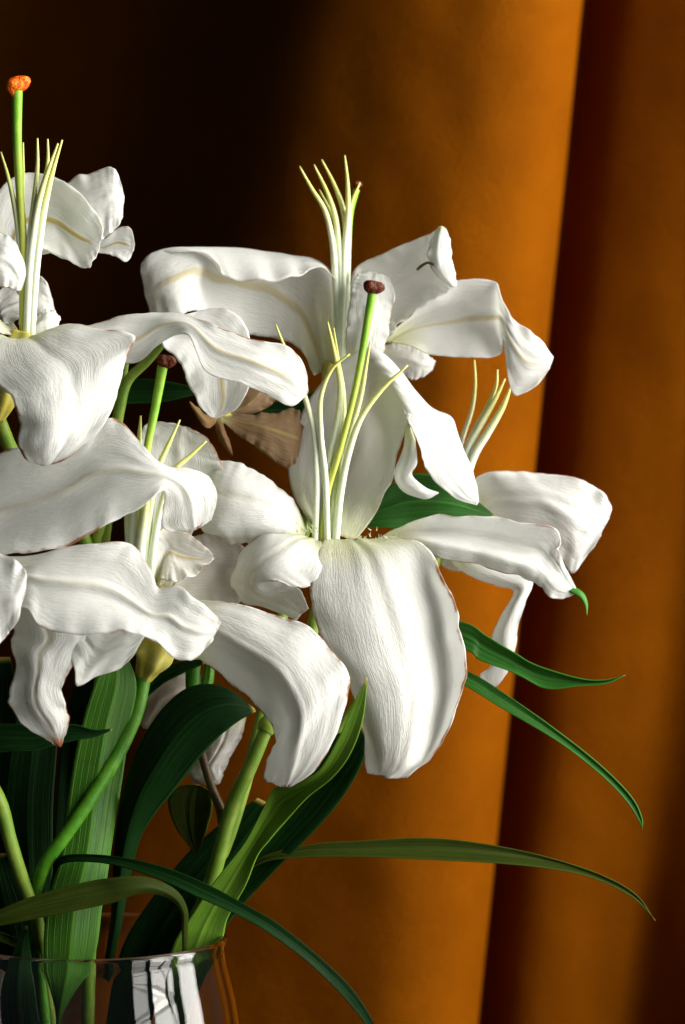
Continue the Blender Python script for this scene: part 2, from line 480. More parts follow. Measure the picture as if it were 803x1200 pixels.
def curtain():
    # cross-section stations: (x at y=0, x at y=1200, z at y=0, z at y=1200)
    st = [(-700, -700, -1900, -1900), (-560, -560, -1960, -1940), (-400, -420, -1980, -1900), (-200, -260, -1880, -1800), (0, -140, -1690, -1620),
          (150, -60, -1540, -1490), (250, 0, -1420, -1330), (298, 45, -1250, -1170), (325, 90, -1110, -1060), (372, 168, -1012, -1000),
          (440, 275, -944, -940), (515, 375, -894, -894), (585, 458, -868, -870), (638, 516, -890, -888), (671, 549, -955, -948),
          (683, 560, -1040, -1035), (674, 553, -1110, -1095), (655, 538, -1200, -1165), (668, 552, -1265, -1215), (686, 568, -1264, -1206),
          (704, 585, -1222, -1152), (735, 612, -1165, -1112), (785, 652, -1115, -1096), (845, 702, -1065, -1104), (890, 738, -1030, -1122), (940, 782, -1005, -1072), (990, 832, -1010, -1005), (1060, 930, -1080, -985), (1120, 1010, -1130, -1060), (1200, 1120, -1080, -1110), (1300, 1260, -1000, -1010)]
    rows = 90; nc = 240
    ys = [-420 + (1560 + 420) * i / (rows - 1) for i in range(rows)]
    verts, faces = [], []
    for y in ys:
        f = y / 1200.0
        fc = max(-0.25, min(1.15, f))
        sec = []
        for (xa, xb, za, zb) in st:
            sec.append(P((xa + (xb - xa) * fc, y, za + (zb - za) * fc)))
        c = spline(sec, nc)
        for j, p in enumerate(c):
            q = Vector((p.x * 5, p.z * 1.6, j * 0.02))
            d = 0.006 * noise.noise(q) + 0.0035 * noise.noise(Vector((p.x * 14, p.z * 5 + p.x * 6, 4)))
            d += 0.0016 * noise.noise(Vector((p.x * 30 + p.z * 11, p.z * 19 - p.x * 9, 8)))
            verts.append((p.x, p.y - d, p.z))
    for i in range(rows - 1):
        for j in range(nc - 1):
            faces.append((i * nc + j, (i + 1) * nc + j, (i + 1) * nc + j + 1, i * nc + j + 1))
    me = bpy.data.meshes.new('curtain'); me.from_pydata(verts, [], faces)
    uvl = me.uv_layers.new(name='metric'); data = []
    for f in faces:
        for v in f:
            i, j = divmod(v, nc); data += [j * 0.55, i * 1.3]
    uvl.data.foreach_set('uv', data); smooth_shade(me)
    o = link('curtain', me, M['curtain'], None)
    o.modifiers.new('thickness', 'SOLIDIFY').thickness = 0.0012
    o['label'] = 'burnt orange satin curtain hanging in deep folds behind the lilies'; o['category'] = 'curtain'
curtain()

# ------------------------------------------------------------------ the vase
def vase():
    cx = (110 - 401.5) * S; zr = EYE + (600 - 1099) * S
    prof_o = [(150, 0.0), (158, 0.006), (163, 0.03), (176, 0.09), (183, 0.14), (178, 0.19)]
    # outer radius (units) by height (m above table)
    H = zr
    outer = [(0.0, 0), (92, 0), (110, 0.004), (128, 0.02), (160, 0.07), (182, 0.125), (184, 0.15), (176, 0.185), (165, 0.215), (156.5, H - 0.012), (154, H - 0.005), (156.5, H - 0.001)]
    inner = [(147, H - 0.001), (148.5, H - 0.005), (151, H - 0.012), (159, 0.215), (170, 0.185), (178, 0.15), (176, 0.125), (154, 0.074), (122, 0.030), (96, 0.016), (0.0, 0.013)]
    o3 = spline([Vector((r * S, 0, z)) for r, z in outer], 60)
    i3 = spline([Vector((r * S, 0, z)) for r, z in inner], 50)
    # rounded lip
    lip = []
    a, b = outer[-1][0] * S, inner[0][0] * S
    for k in range(1, 8):
        th = math.pi * k / 8
        lip.append(Vector(((a + b) / 2 + (a - b) / 2 * math.cos(th), 0, H - 0.001 + (a - b) / 2 * math.sin(th))))
    prof = o3 + lip + i3
    seg = 96
    verts = [(0, 0, prof[0].z)]; faces = []
    body = prof[1:-1]
    for p in body:
        for k in range(seg):
            t = 2 * math.pi * k / seg
            verts.append((p.x * math.cos(t), p.x * math.sin(t), p.z))
    n = len(body)
    verts.append((0, 0, prof[-1].z)); last = len(verts) - 1
    for i in range(n - 1):
        for k in range(seg):
            faces.append((1 + i * seg + k, 1 + i * seg + (k + 1) % seg, 1 + (i + 1) * seg + (k + 1) % seg, 1 + (i + 1) * seg + k))
    for k in range(seg):
        faces.append((0, 1 + (k + 1) % seg, 1 + k)); faces.append((last, 1 + (n - 1) * seg + k, 1 + (n - 1) * seg + (k + 1) % seg))
    me = bpy.data.meshes.new('glass_vase'); me.from_pydata(verts, [], faces); smooth_shade(me)
    o = link('glass_vase', me, M['glass'], None); o.location = (cx, 0, 0.0005)
    o['label'] = 'clear round glass vase reflecting a window, holding the lilies'; o['category'] = 'vase'
vase()

# ------------------------------------------------------------------ lily with the central front bloom
LA = lily('lily with open central bloom, broad drooping front petal and rust brown stigma', (150, 1655, 10))
tube('stalk', [(378, 690, -25), (362, 750, -20), (330, 812, -10), (314, 850, 0), (296, 892, 5), (272, 947, 5), (260, 990, 5), (247, 1035, 0), (215, 1120, -10), (170, 1400, 0), (150, 1655, 10)],
     [8, 8, 8, 9, 9, 9, 9, 9, 9, 9, 9], M['stalk'], LA, n=80, seg=16, bumpy=0.05)
tube('stalk_node', [(318, 843, -2), (314, 850, 0), (310, 858, 2)], [9.5, 11.5, 9.5], M['stalk'], LA, n=12, seg=16)
FA = flower(LA, [(378, 692, -25), (382, 670, -18), (386, 650, -8), (388, 636, -4)], [8, 10, 14, 16])
petal(FA, [
    [(380, 634, 5), (367, 662, 50), (363, 692, 80), (374, 742, 106), (400, 785, 116), (418, 825, 114), (427, 870, 110), (430, 906, 106)],
    [(395, 632, 5), (400, 665, 64), (405, 705, 102), (425, 770, 130), (438, 815, 134), (448, 860, 132), (450, 895, 122), (445, 909, 112)],
    [(415, 632, 5), (440, 655, 60), (460, 700, 98), (476, 765, 123), (484, 815, 130), (482, 860, 130), (474, 895, 124), (456, 912, 116)],
    [(435, 631, 0), (480, 642, 42), (505, 690, 74), (518, 750, 90), (522, 805, 98), (512, 855, 104), (495, 890, 108), (466, 912, 112)],
    [(450, 630, -5), (498, 640, 40), (524, 685, 90), (540, 735, 114), (546, 790, 120), (533, 842, 118), (508, 882, 114), (478, 911, 112)]],
    wear=0.5, midrib=0.05, ribs=0.0013, ruffle=0.002, nu=80, nv=44, chip=0.0012)
petal(FA, [
    [(350, 626, 0), (325, 620, 10), (309, 622, 20), (285, 642, 25), (271, 675, 22), (276, 697, 15), (300, 710, 8), (345, 729, 0)],
    [(362, 630, 8), (345, 632, 42), (322, 642, 60), (300, 660, 62), (293, 684, 54), (302, 698, 46), (325, 706, 34), (352, 722, 14)],
    [(376, 635, 10), (379, 658, 50), (366, 687, 72), (345, 688, 82), (322, 680, 78), (334, 682, 58), (352, 690, 42), (362, 712, 22)]],
    wear=0.3, midrib=0.15)
petal(FA, [
    [(368, 625, -10), (345, 580, -55), (337, 545, -75), (341, 515, -85), (356, 480, -90), (385, 440, -85), (415, 416, -70), (437, 411, -55), (477, 442, -50), (503, 472, -50), (529, 498, -50), (545, 524, -50), (556, 557, -48), (561, 588, -40)],
    [(392, 628, -15), (398, 600, -40), (402, 570, -62), (405, 535, -75), (408, 500, -78), (414, 465, -70), (428, 440, -52), (450, 436, -28), (474, 460, -8), (498, 490, 0), (515, 520, 0), (530, 550, -8), (545, 575, -22), (560, 590, -38)],
    [(415, 630, -8), (436, 605, -32), (452, 580, -32), (463, 555, -26), (470, 530, -16), (476, 507, -4), (479, 490, 4), (482, 500, 12), (486, 520, 16), (490, 535, 16), (500, 548, 12), (515, 568, 0), (538, 586, -20), (559, 592, -38)]],
    wear=0.15, midrib=0.1, nu=110, nv=40, crumple=0.0018, ribs=0.003, ruffle=0.0045)
petal(FA, [
    [(478, 496, 4), (471, 528, -12), (462, 556, -20), (472, 575, -2), (497, 585, 4), (514, 578, 3)],
    [(483, 505, 18), (480, 535, 16), (473, 560, 14), (485, 572, 12), (500, 579, 9), (514, 577, 4)],
    [(487, 515, 18), (489, 542, 18), (483, 556, 16), (493, 567, 11), (502, 573, 6), (513, 577, 3)]],
    name='petal_tip', wear=0.4, midrib=0, nu=30, nv=10, ruffle=0.001, chip=0)
petal(FA, [
    [(440, 632, -5), (483, 611, 5), (522, 603, 10), (568, 606, 15), (610, 612, 20), (648, 617, 22), (657, 634, 22), (655, 646, 22), (664, 666, 22), (675, 688, 20)],
    [(445, 634, -8), (480, 622, -8), (524, 622, -6), (565, 627, -2), (600, 633, 4), (630, 641, 12), (645, 652, 18), (654, 664, 22), (662, 678, 24), (674, 691, 20)],
    [(448, 638, 0), (490, 634, 18), (525, 640, 25), (562, 648, 29), (595, 658, 31), (620, 667, 32), (636, 677, 31), (648, 686, 29), (660, 693, 25), (673, 694, 20)],
    [(455, 645, 5), (492, 645, 15), (520, 655, 18), (560, 663, 20), (592, 671, 21), (615, 678, 22), (632, 687, 24), (645, 699, 24), (660, 702, 22), (672, 697, 20)]],
    wear=0.35, midrib=0.0, nu=70, nv=36, mid_at=-0.33)
tube('petal_tip', [(668, 690, 20), (675, 693, 21), (682, 698, 22), (687, 708, 22), (688, 721, 22)], [5, 5.5, 4.5, 2.6, 0.5], M['leaf'], FA, n=20, seg=8, flat=0.4)
petal(FA, [
    [(360, 622, -5), (351, 592, 0), (333, 574, 5), (309, 559, 8), (285, 546, 10), (260, 540, 10), (238, 545, 5), (226, 560, 0)],
    [(358, 625, 5), (340, 604, 22), (318, 590, 32), (294, 582, 36), (270, 578, 36), (250, 578, 28), (236, 580, 18), (226, 585, 6)],
    [(356, 630, 8), (334, 620, 30), (310, 617, 40), (288, 618, 44), (268, 621, 42), (250, 625, 36), (236, 620, 22), (224, 605, 8)],
    [(352, 636, -2), (332, 636, 8), (312, 637, 12), (292, 638, 12), (274, 635, 14), (254, 628, 18), (238, 620, 14), (224, 608, 4)]],
    wear=0.2, midrib=0.1, mid_at=-0.25)
filament(FA, [(323, 380, 30), (333, 405, 28), (346, 434, 26), (357, 464, 24), (368, 507, 18), (371, 560, 12), (369, 640, 2)])
filament(FA, [(410, 415, 38), (392, 429, 34), (377, 461, 28), (376, 507, 22), (381, 555, 14), (384, 640, 4)])
filament(FA, [(384, 377, 20), (392, 413, 20), (399, 453, 18), (396, 493, 14), (388, 533, 8), (381, 575, 2), (376, 640, -4)], r=4.2)
filament(FA, [(391, 384, 14), (396, 420, 14), (402, 459, 12), (402, 500, 8), (396, 550, 2), (388, 640, -6)])
filament(FA, [(434, 400, 6), (429, 430, 6), (424, 459, 4), (413, 501, 0), (401, 547, -4), (392, 587, -6), (387, 640, -8)])
filament(FA, [(478, 428, 24), (448, 456, 22), (424, 488, 18), (408, 533, 12), (400, 573, 6), (393, 640, 0)], r=3.9)
style(FA, [(437, 338, 34), (429, 387, 30), (419, 443, 26), (408, 491, 20), (395, 539, 14), (385, 573, 8), (379, 625, 2), (380, 645, 0)], r=4.2)
stigma(FA, (437, 336, 34), 12.0, tilt=-0.15)
papillae(FA, [(366, 622, 14), (425, 630, 12), (452, 632, 10)], 14, 9, 8)

# ------------------------------------------------------------------ lily with the bloom behind, under the upright filaments
LB = lily('lily at the back whose bloom holds pale filaments upright above wide arching petals', (140, 1655, -20))
tube('stalk', [(386, 470, -125), (372, 560, -115), (335, 700, -95), (305, 850, -60), (268, 980, -40), (215, 1110, -30), (170, 1400, -20), (140, 1655, -20)],
     [7, 8, 8, 8, 8, 8, 8, 8], M['stalk'], LB, n=60, seg=12, bumpy=0.05)
FB = flower(LB, [(386, 472, -125), (388, 452, -120), (392, 438, -118), (396, 428, -116)], [7, 10, 14, 15])
petal(FB, [
    [(368, 440, -112), (350, 408, -138), (320, 396, -146), (288, 392, -140), (258, 382, -118), (233, 364, -70), (212, 369, -54), (192, 372, -58), (176, 368, -70)],
    [(378, 436, -120), (352, 380, -142), (322, 345, -140), (288, 335, -132), (252, 330, -108), (228, 328, -70), (203, 333, -58), (184, 337, -62), (169, 340, -72)],
    [(392, 430, -120), (396, 340, -132), (372, 307, -126), (335, 298, -116), (292, 292, -104), (250, 290, -92), (215, 290, -80), (185, 294, -75), (167, 307, -76)],
    [(400, 425, -115), (400, 345, -112), (374, 315, -88), (345, 323, -72), (305, 330, -64), (270, 326, -64), (249, 304, -70), (205, 296, -72), (170, 304, -75)]],
    wear=0.25, midrib=0.5, mid_at=-0.30, nu=80, nv=40)
petal(FB, [
    [(412, 420, -110), (412, 360, -110), (414, 318, -105), (455, 294, -95), (500, 275, -85), (515, 266, -80)],
    [(425, 420, -118), (436, 380, -118), (448, 345, -110), (478, 318, -98), (506, 295, -86), (521, 270, -78)],
    [(445, 415, -105), (456, 392, -95), (480, 372, -84), (512, 350, -74), (533, 330, -66), (528, 285, -74)]],
    wear=0.35, midrib=0.05)
petal(FB, [
    [(515, 266, -74), (505, 281, -64), (502, 300, -58), (508, 318, -56), (529, 337, -60)],
    [(518, 265, -66), (516, 283, -54), (516, 303, -50), (521, 320, -52), (532, 336, -58)],
    [(522, 268, -74), (528, 285, -64), (530, 305, -60), (534, 322, -60), (535, 335, -62)]],
    name='petal_tip', wear=0.6, midrib=0, ruffle=0.003, nu=30, nv=16)
tube('anther_remnant', [(489, 316, -62), (495, 311, -58), (501, 308, -56), (508, 310, -55), (512, 315, -55)], [1.6, 2.0, 1.6, 1.6, 1.0], M['stalk_brown'], FB, n=14, seg=8)
petal(FB, [
    [(450, 400, -100), (470, 378, -98), (502, 354, -92), (533, 331, -86), (574, 330, -80), (586, 345, -72), (598, 370, -66), (618, 385, -62), (638, 401, -60), (649, 418, -62)],
    [(455, 402, -110), (482, 382, -114), (515, 370, -112), (548, 362, -104), (576, 360, -90), (588, 372, -72), (600, 395, -58), (617, 415, -54), (635, 425, -57), (647, 424, -61)],
    [(458, 400, -95), (490, 410, -80), (522, 417, -74), (556, 422, -70), (587, 417, -66), (591, 405, -62), (594, 434, -57), (603, 463, -55), (627, 453, -56), (644, 432, -60)]],
    wear=0.12, midrib=0.4, nu=80, nv=36)
petal(FB, [
    [(440, 405, -120), (470, 402, -130), (495, 411, -130), (511, 423, -130)],
    [(440, 430, -120), (470, 440, -125), (490, 444, -128), (507, 434, -130)]], bulge=14, midrib=0.0)
petal(FB, [
    [(405, 425, -95), (406, 390, -85), (410, 350, -85), (414, 330, -88), (424, 318, -92)],
    [(422, 425, -88), (428, 395, -76), (434, 360, -76), (438, 335, -82), (440, 319, -90)],
    [(440, 425, -90), (452, 408, -84), (458, 375, -84), (462, 345, -86), (456, 325, -90)]], midrib=0.0, wear=0.5)
filament(FB, [(351, 195, -80), (366, 222, -86), (380, 245, -92), (389, 280, -100), (393, 325, -108), (396, 430, -116)], r=3.7)
filament(FB, [(368, 193, -92), (382, 222, -96), (392, 250, -100), (397, 290, -106), (398, 430, -116)], r=3.7)
filament(FB, [(377, 187, -100), (392, 217, -102), (402, 245, -106), (406, 290, -110), (402, 430, -116)], r=3.7)
filament(FB, [(404, 182, -90), (407, 210, -94), (408, 245, -100), (404, 290, -106), (400, 430, -116)], r=3.7)
filament(FB, [(374, 222, -104), (386, 245, -108), (397, 275, -112), (402, 330, -114), (402, 430, -118)], r=3.2)
filament(FB, [(422, 214, -112), (413, 235, -112), (409, 262, -112), (408, 300, -114), (404, 430, -118)], r=3.4)
style(FB, [(418, 222, -118), (412, 245, -118), (409, 290, -118), (406, 430, -120)], r=3.2)
stigma(FB, (419, 216, -118), 5.5, squash=0.9)
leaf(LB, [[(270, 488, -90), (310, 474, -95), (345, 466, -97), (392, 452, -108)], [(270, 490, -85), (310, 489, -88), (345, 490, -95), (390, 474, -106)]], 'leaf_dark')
leaf(LB, [[(375, 610, -80), (430, 590, -60), (480, 556, -62), (530, 566, -68), (582, 605, -75)], [(378, 620, -80), (430, 617, -50), (480, 620, -55), (530, 614, -62), (580, 607, -75)]], 'leaf')
# bloom behind; its shade and the curtain's bounce are put into tan petals
FG = flower(LB, [(372, 560, -115), (330, 540, -110), (285, 505, -92), (262, 487, -75), (256, 484, -70)], [5, 5, 5, 6, 7], label='bloom hidden behind the front petals, its shade coloured tan')
petal(FG, [[(256, 484, -70), (245, 488, -50), (232, 478, -45), (222, 470, -42)], [(258, 490, -66), (244, 502, -42), (232, 490, -40), (222, 472, -42)]], age=1.0, wear=0.8, nu=30, nv=14, bulge=6)
petal(FG, [[(252, 486, -66), (254, 505, -50), (262, 522, -48), (272, 534, -48)], [(260, 488, -66), (264, 505, -45), (270, 520, -44), (273, 534, -47)]], age=1.0, wear=0.8, nu=30, nv=14, bulge=5)
petal(FG, [[(256, 485, -72), (290, 487, -78), (320, 484, -80), (345, 478, -84), (356, 500, -84)], [(260, 492, -60), (282, 512, -56), (305, 527, -56), (335, 548, -62), (350, 535, -72)]], age=0.95, wear=0.3, bulge=10, midrib=0.4)
petal(FG, [[(258, 484, -78), (275, 472, -88), (285, 455, -94), (300, 440, -100)], [(268, 488, -76), (300, 484, -84), (322, 470, -92), (330, 445, -100)]], age=0.95, bulge=8, midrib=0.4)

# ------------------------------------------------------------------ lily at the right rear
LF = lily('lily at the rear with curled-under petal, thin ribbon petal and long narrow arching leaves', (170, 1655, 0))
tube('stalk', [(520, 640, -135), (488, 700, -115), (440, 790, -95), (380, 890, -70), (320, 985, -50), (240, 1100, -30), (200, 1400, -10), (170, 1655, 0)],
     [7, 8, 8, 8, 8, 8, 8, 8], M['stalk'], LF, n=60, seg=12, bumpy=0.05)
FF = flower(LF, [(518, 645, -136), (525, 625, -134), (534, 605, -132), (540, 592, -130)], [7, 10, 14, 15])
petal(FF, [
    [(540, 610, -130), (556, 562, -120), (589, 552, -112), (623, 551, -108), (666, 559, -102), (699, 571, -98), (717, 592, -95), (714, 608, -93)],
    [(545, 620, -140), (575, 590, -118), (605, 582, -98), (638, 585, -86), (668, 596, -82), (688, 608, -86), (702, 616, -90), (708, 618, -92)],
    [(550, 640, -140), (575, 628, -118), (608, 632, -102), (640, 640, -94), (660, 660, -86), (671, 672, -84), (686, 654, -86), (703, 628, -91)]],
    wear=0.25, midrib=0.0, ribs=0.0014)
petal(FF, [
    [(515, 645, -125), (545, 672, -108), (580, 686, -102), (602, 693, -98), (589, 719, -98), (577, 745, -98), (575, 780, -100), (562, 792, -102), (576, 806, -100)],
    [(530, 635, -120), (562, 655, -104), (598, 670, -100), (624, 681, -97), (617, 703, -92), (607, 733, -90), (605, 755, -92), (596, 786, -96), (581, 806, -99)]],
    midrib=0.0, wear=0.3, bulge=8, ribs=0, groove=0, ruffle=0.001, crumple=0.0003)
petal(FF, [[(512, 650, -135), (520, 665, -128), (540, 670, -122), (565, 668, -118)], [(515, 630, -135), (535, 640, -125), (560, 650, -120), (575, 660, -118)]], bulge=4, midrib=0, age=0.25)
filament(FF, [(556, 422, -118), (557, 450, -118), (553, 480, -120), (543, 510, -124), (534, 545, -128), (530, 600, -132)], r=2.8)
filament(FF, [(583, 433, -105), (582, 450, -106), (572, 475, -110), (556, 505, -116), (545, 530, -122), (532, 600, -132)], r=3.4)
filament(FF, [(592, 444, -98), (580, 468, -102), (564, 496, -108), (550, 522, -116), (534, 600, -130)], r=4.4)
filament(FF, [(600, 450, -95), (590, 475, -98), (572, 506, -106), (556, 532, -114), (538, 600, -130)], r=5.0)
leaf(LF, [[(262, 1050, -25), (300, 1007, -10), (363, 990, -8), (425, 985, -12), (507, 982, -18), (582, 991, -24), (651, 1007, -30), (707, 1026, -34), (745, 1048, -36), (768, 1079, -38)],
          [(266, 1056, -25), (300, 1014, -4), (350, 1005, 2), (425, 1004, 2), (519, 1008, -4), (613, 1014, -14), (688, 1027, -26), (736, 1048, -32), (755, 1064, -36), (768, 1079, -38)]], 'leaf_olive', bulge=-8)
leaf(LF, [[(470, 748, -70), (546, 785, -55), (582, 806, -48), (645, 850, -40), (701, 894, -36), (739, 932, -34), (752, 957, -34), (753, 972, -34)],
          [(465, 760, -70), (546, 804, -45), (582, 826, -38), (651, 867, -32), (701, 905, -30), (732, 936, -31), (748, 960, -33), (753, 972, -34)]], 'leaf')
leaf(LF, [[(470, 715, -80), (544, 729, -60), (569, 744, -52), (600, 763, -46), (626, 778, -42), (676, 794, -36), (707, 797, -32), (733, 791, -30)],
          [(470, 735, -80), (546, 762, -50), (563, 774, -44), (601, 788, -36), (640, 807, -32), (676, 804, -30), (710, 801, -29), (733, 791, -30)]], 'leaf', wear=0.3, bulge=-10)

# ------------------------------------------------------------------ lily top left with the orange stigma
LD = lily('tall lily with swollen orange stigma on a long bright green style above its filaments', (100, 1655, 0))
tube('stalk', [(-3, 488, 91), (20, 540, 66), (85, 600, 14), (115, 700, -5), (112, 900, -10), (105, 1100, 0), (100, 1400, 0), (100, 1655, 0)], [8] * 8, M['stalk'], LD, n=60, seg=12, bumpy=0.05)
tube('bud_stalk', [(196, 395, 35), (172, 424, 30), (150, 446, 26), (140, 480, 22), (130, 560, 12), (112, 640, -2)], [5, 5.5, 6.5, 7, 7, 7], M['stalk'], LD, n=40, seg=12)
tube('bud_stalk', [(150, 400, 12), (146, 430, 12), (140, 480, 10), (128, 600, 0), (114, 700, -5)], [4.5, 5, 5, 5.5, 6], M['stalk'], LD, n=40, seg=12)
FD = flower(LD, [(-4, 492, 92), (2, 472, 96), (10, 445, 92), (20, 418, 82), (29, 395, 74)], [8, 16, 20, 19, 18])
petal(FD, [
    [(20, 345, 55), (-8, 260, 40), (0, 222, 34), (28, 203, 32), (63, 207, 32), (91, 223, 36), (112, 248, 42), (121, 268, 48), (119, 282, 52)],
    [(22, 345, 50), (14, 290, 32), (25, 266, 26), (45, 262, 24), (65, 264, 26), (82, 269, 32), (97, 277, 42), (108, 284, 50), (117, 287, 53)],
    [(26, 350, 60), (30, 315, 58), (40, 295, 54), (52, 291, 52), (70, 299, 52), (91, 311, 54), (105, 313, 56), (113, 302, 56), (117, 290, 54)]], midrib=0.9, wear=0.05)
petal(FD, [
    [(22, 380, 60), (30, 290, 18), (58, 250, 12), (80, 213, 10), (105, 203, 10), (126, 196, 12), (138, 203, 15), (146, 230, 20)],
    [(26, 382, 58), (36, 287, 16), (72, 262, 16), (95, 240, 24), (112, 234, 28), (126, 236, 29), (136, 244, 28), (144, 248, 24)],
    [(30, 384, 60), (42, 284, 18), (88, 280, 24), (105, 287, 30), (118, 281, 31), (127, 275, 30), (136, 268, 28), (144, 255, 24)]], midrib=0.0, wear=0.1)
petal(FD, [[(26, 385, 50), (30, 300, 10), (100, 286, 0), (122, 280, 5), (139, 267, 8), (153, 267, 8), (158, 287, 6)], [(30, 388, 52), (36, 306, 12), (105, 296, 5), (125, 297, 8), (136, 301, 8), (148, 307, 7), (157, 293, 6)]], midrib=0.9, bulge=-6, nu=36, nv=20)
petal(FD, [[(18, 392, 78), (-25, 350, 82), (-55, 300, 90), (-25, 268, 105), (0, 272, 112), (17, 283, 116), (30, 311, 118), (25, 340, 115)], [(24, 397, 82), (-5, 386, 104), (-30, 365, 118), (-20, 345, 127), (-5, 338, 129), (8, 337, 126), (17, 340, 120), (24, 341, 116)]], bulge=10, wear=0.5, midrib=0)
petal(FD, [[(20, 385, 40), (-5, 350, 20), (15, 328, 10), (40, 320, 8), (57, 334, 10), (64, 362, 12)], [(25, 395, 60), (5, 380, 55), (30, 374, 48), (45, 370, 42), (57, 368, 32), (64, 364, 16)]], bulge=-12, midrib=0)
petal(FD, [[(28, 392, 60), (45, 371, 50), (58, 362, 45), (69, 370, 42), (68, 388, 45)], [(30, 400, 70), (45, 398, 70), (58, 398, 65), (66, 394, 55), (68, 389, 46)]], bulge=8, midrib=0)
petal(FD, [
    [(15, 398, 88), (-10, 400, 130), (-16, 430, 165), (3, 455, 185), (17, 468, 190), (24, 495, 195), (22, 522, 195), (32, 537, 193), (46, 544, 191)],
    [(28, 396, 90), (36, 400, 128), (43, 420, 160), (50, 445, 185), (55, 470, 200), (58, 495, 207), (58, 517, 207), (56, 534, 200), (54, 545, 193)],
    [(38, 394, 85), (60, 390, 118), (78, 402, 145), (90, 425, 164), (96, 450, 178), (96, 476, 188), (88, 502, 194), (76, 524, 196), (62, 544, 193)],
    [(48, 393, 75), (80, 381, 102), (115, 385, 122), (157, 395, 138), (149, 416, 150), (143, 442, 160), (132, 478, 172), (112, 509, 184), (72, 540, 191)]],
    wear=0.6, midrib=0.0, nu=80, nv=40)
petal(FD, [
    [(45, 392, 70), (90, 382, 75), (125, 374, 80), (160, 368, 82), (200, 365, 84), (228, 373, 90), (258, 384, 97), (299, 398, 98), (337, 407, 92), (357, 430, 88), (361, 456, 86)],
    [(45, 396, 75), (90, 390, 85), (125, 392, 90), (160, 388, 88), (192, 376, 95), (222, 384, 102), (255, 410, 108), (298, 430, 110), (330, 448, 102), (350, 460, 92), (361, 460, 86)],
    [(45, 400, 72), (90, 402, 76), (125, 416, 66), (160, 426, 62), (186, 404, 78), (219, 393, 104), (242, 436, 110), (285, 450, 108), (318, 466, 101), (342, 476, 94), (359, 464, 87)]],
    wear=0.62, midrib=0.45, nu=90, nv=34)
petal(FD, [
    [(40, 400, 68), (150, 393, 52), (200, 372, 50), (228, 366, 45), (248, 361, 42), (268, 363, 40), (284, 375, 40), (293, 396, 42), (295, 430, 48), (292, 455, 52), (280, 477, 55), (263, 486, 56), (253, 490, 57)],
    [(40, 404, 68), (150, 405, 62), (182, 390, 62), (190, 406, 60), (206, 418, 60), (213, 430, 60), (218, 440, 60), (223, 452, 60), (227, 462, 60), (232, 473, 60), (239, 482, 59), (246, 488, 58), (251, 490, 57)]],
    bulge=-10, midrib=0.7, wear=0.15, nu=80)
for pts, r in (([(1, 178, 88), (9, 205, 86), (17, 240, 82), (24, 290, 78), (27, 400, 74)], 3.4),
               ([(27, 167, 70), (27, 200, 70), (26, 250, 72), (28, 300, 72), (30, 400, 72)], 3.2),
               ([(44, 162, 92), (44, 195, 90), (40, 235, 86), (35, 285, 82), (33, 400, 78)], 3.4),
               ([(56, 163, 70), (56, 190, 72), (50, 225, 74), (42, 280, 76), (36, 400, 74)], 3.4),
               ([(68, 168, 96), (58, 195, 94), (47, 230, 90), (38, 285, 84), (31, 400, 80)], 3.8),
               ([(73, 164, 84), (62, 200, 84), (52, 245, 82), (44, 300, 80), (36, 400, 78)], 4.0)):
    filament(FD, pts, r=r)
style(FD, [(20, 104, 86), (20, 160, 86), (23, 220, 84), (27, 280, 80), (28, 400, 74)], r=5.2)
stigma(FD, (21, 98, 86), 13.0, mat='stigma_orange', tilt=0.25, spill=True)
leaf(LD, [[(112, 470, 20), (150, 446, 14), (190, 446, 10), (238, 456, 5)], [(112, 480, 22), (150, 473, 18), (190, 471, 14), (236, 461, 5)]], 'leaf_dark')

# ------------------------------------------------------------------ lily mid left
LE = lily('lily with green style and brown cup stigma rising behind a browned curled petal', (80, 1655, 30))
tube('stalk', [(169, 790, 20), (161, 830, 35), (140, 880, 55), (110, 930, 75), (76, 980, 85), (52, 1014, 85), (42, 1060, 70), (45, 1110, 60), (70, 1400, 40), (80, 1655, 30)],
     [9, 8.5, 8, 8, 8, 8, 8, 8, 8, 8], M['stalk_green'], LE, n=80, seg=16, bumpy=0.04)
FE = flower(LE, [(168, 796, 20), (172, 786, 24), (178, 774, 28), (182, 760, 30), (182, 730, 34), (176, 690, 38)], [9, 16, 27, 31, 26, 16], bumpy=0.25)
petal(FE, [
    [(165, 690, 35), (155, 600, 25), (158, 530, 20), (168, 500, 18), (186, 494, 18), (206, 497, 17)],
    [(175, 690, 30), (195, 600, 12), (205, 550, 8), (208, 522, 10), (211, 506, 14), (214, 499, 16)],
    [(190, 690, 25), (240, 600, 18), (262, 560, 14), (256, 535, 12), (242, 512, 13), (222, 501, 16)]], wear=0.5, midrib=0.1)
petal(FE, [
    [(178, 690, 55), (178, 655, 60), (186, 624, 62), (215, 622, 56), (240, 640, 50), (250, 650, 50)],
    [(182, 692, 48), (192, 655, 44), (198, 640, 44), (212, 650, 46), (232, 655, 48), (250, 652, 50)],
    [(186, 695, 60), (190, 680, 70), (205, 682, 75), (225, 675, 72), (240, 664, 62), (251, 655, 52)]], wear=0.5, midrib=0.7, age=0.12)
petal(FE, [[(188, 695, 20), (212, 640, 10), (232, 627, 8), (258, 625, 5), (283, 638, 0), (292, 655, 0)], [(195, 725, 30), (215, 712, 30), (250, 712, 28), (278, 708, 20), (290, 692, 10), (294, 670, 3)]], bulge=-8, wear=0.4, midrib=0, age=0.15)
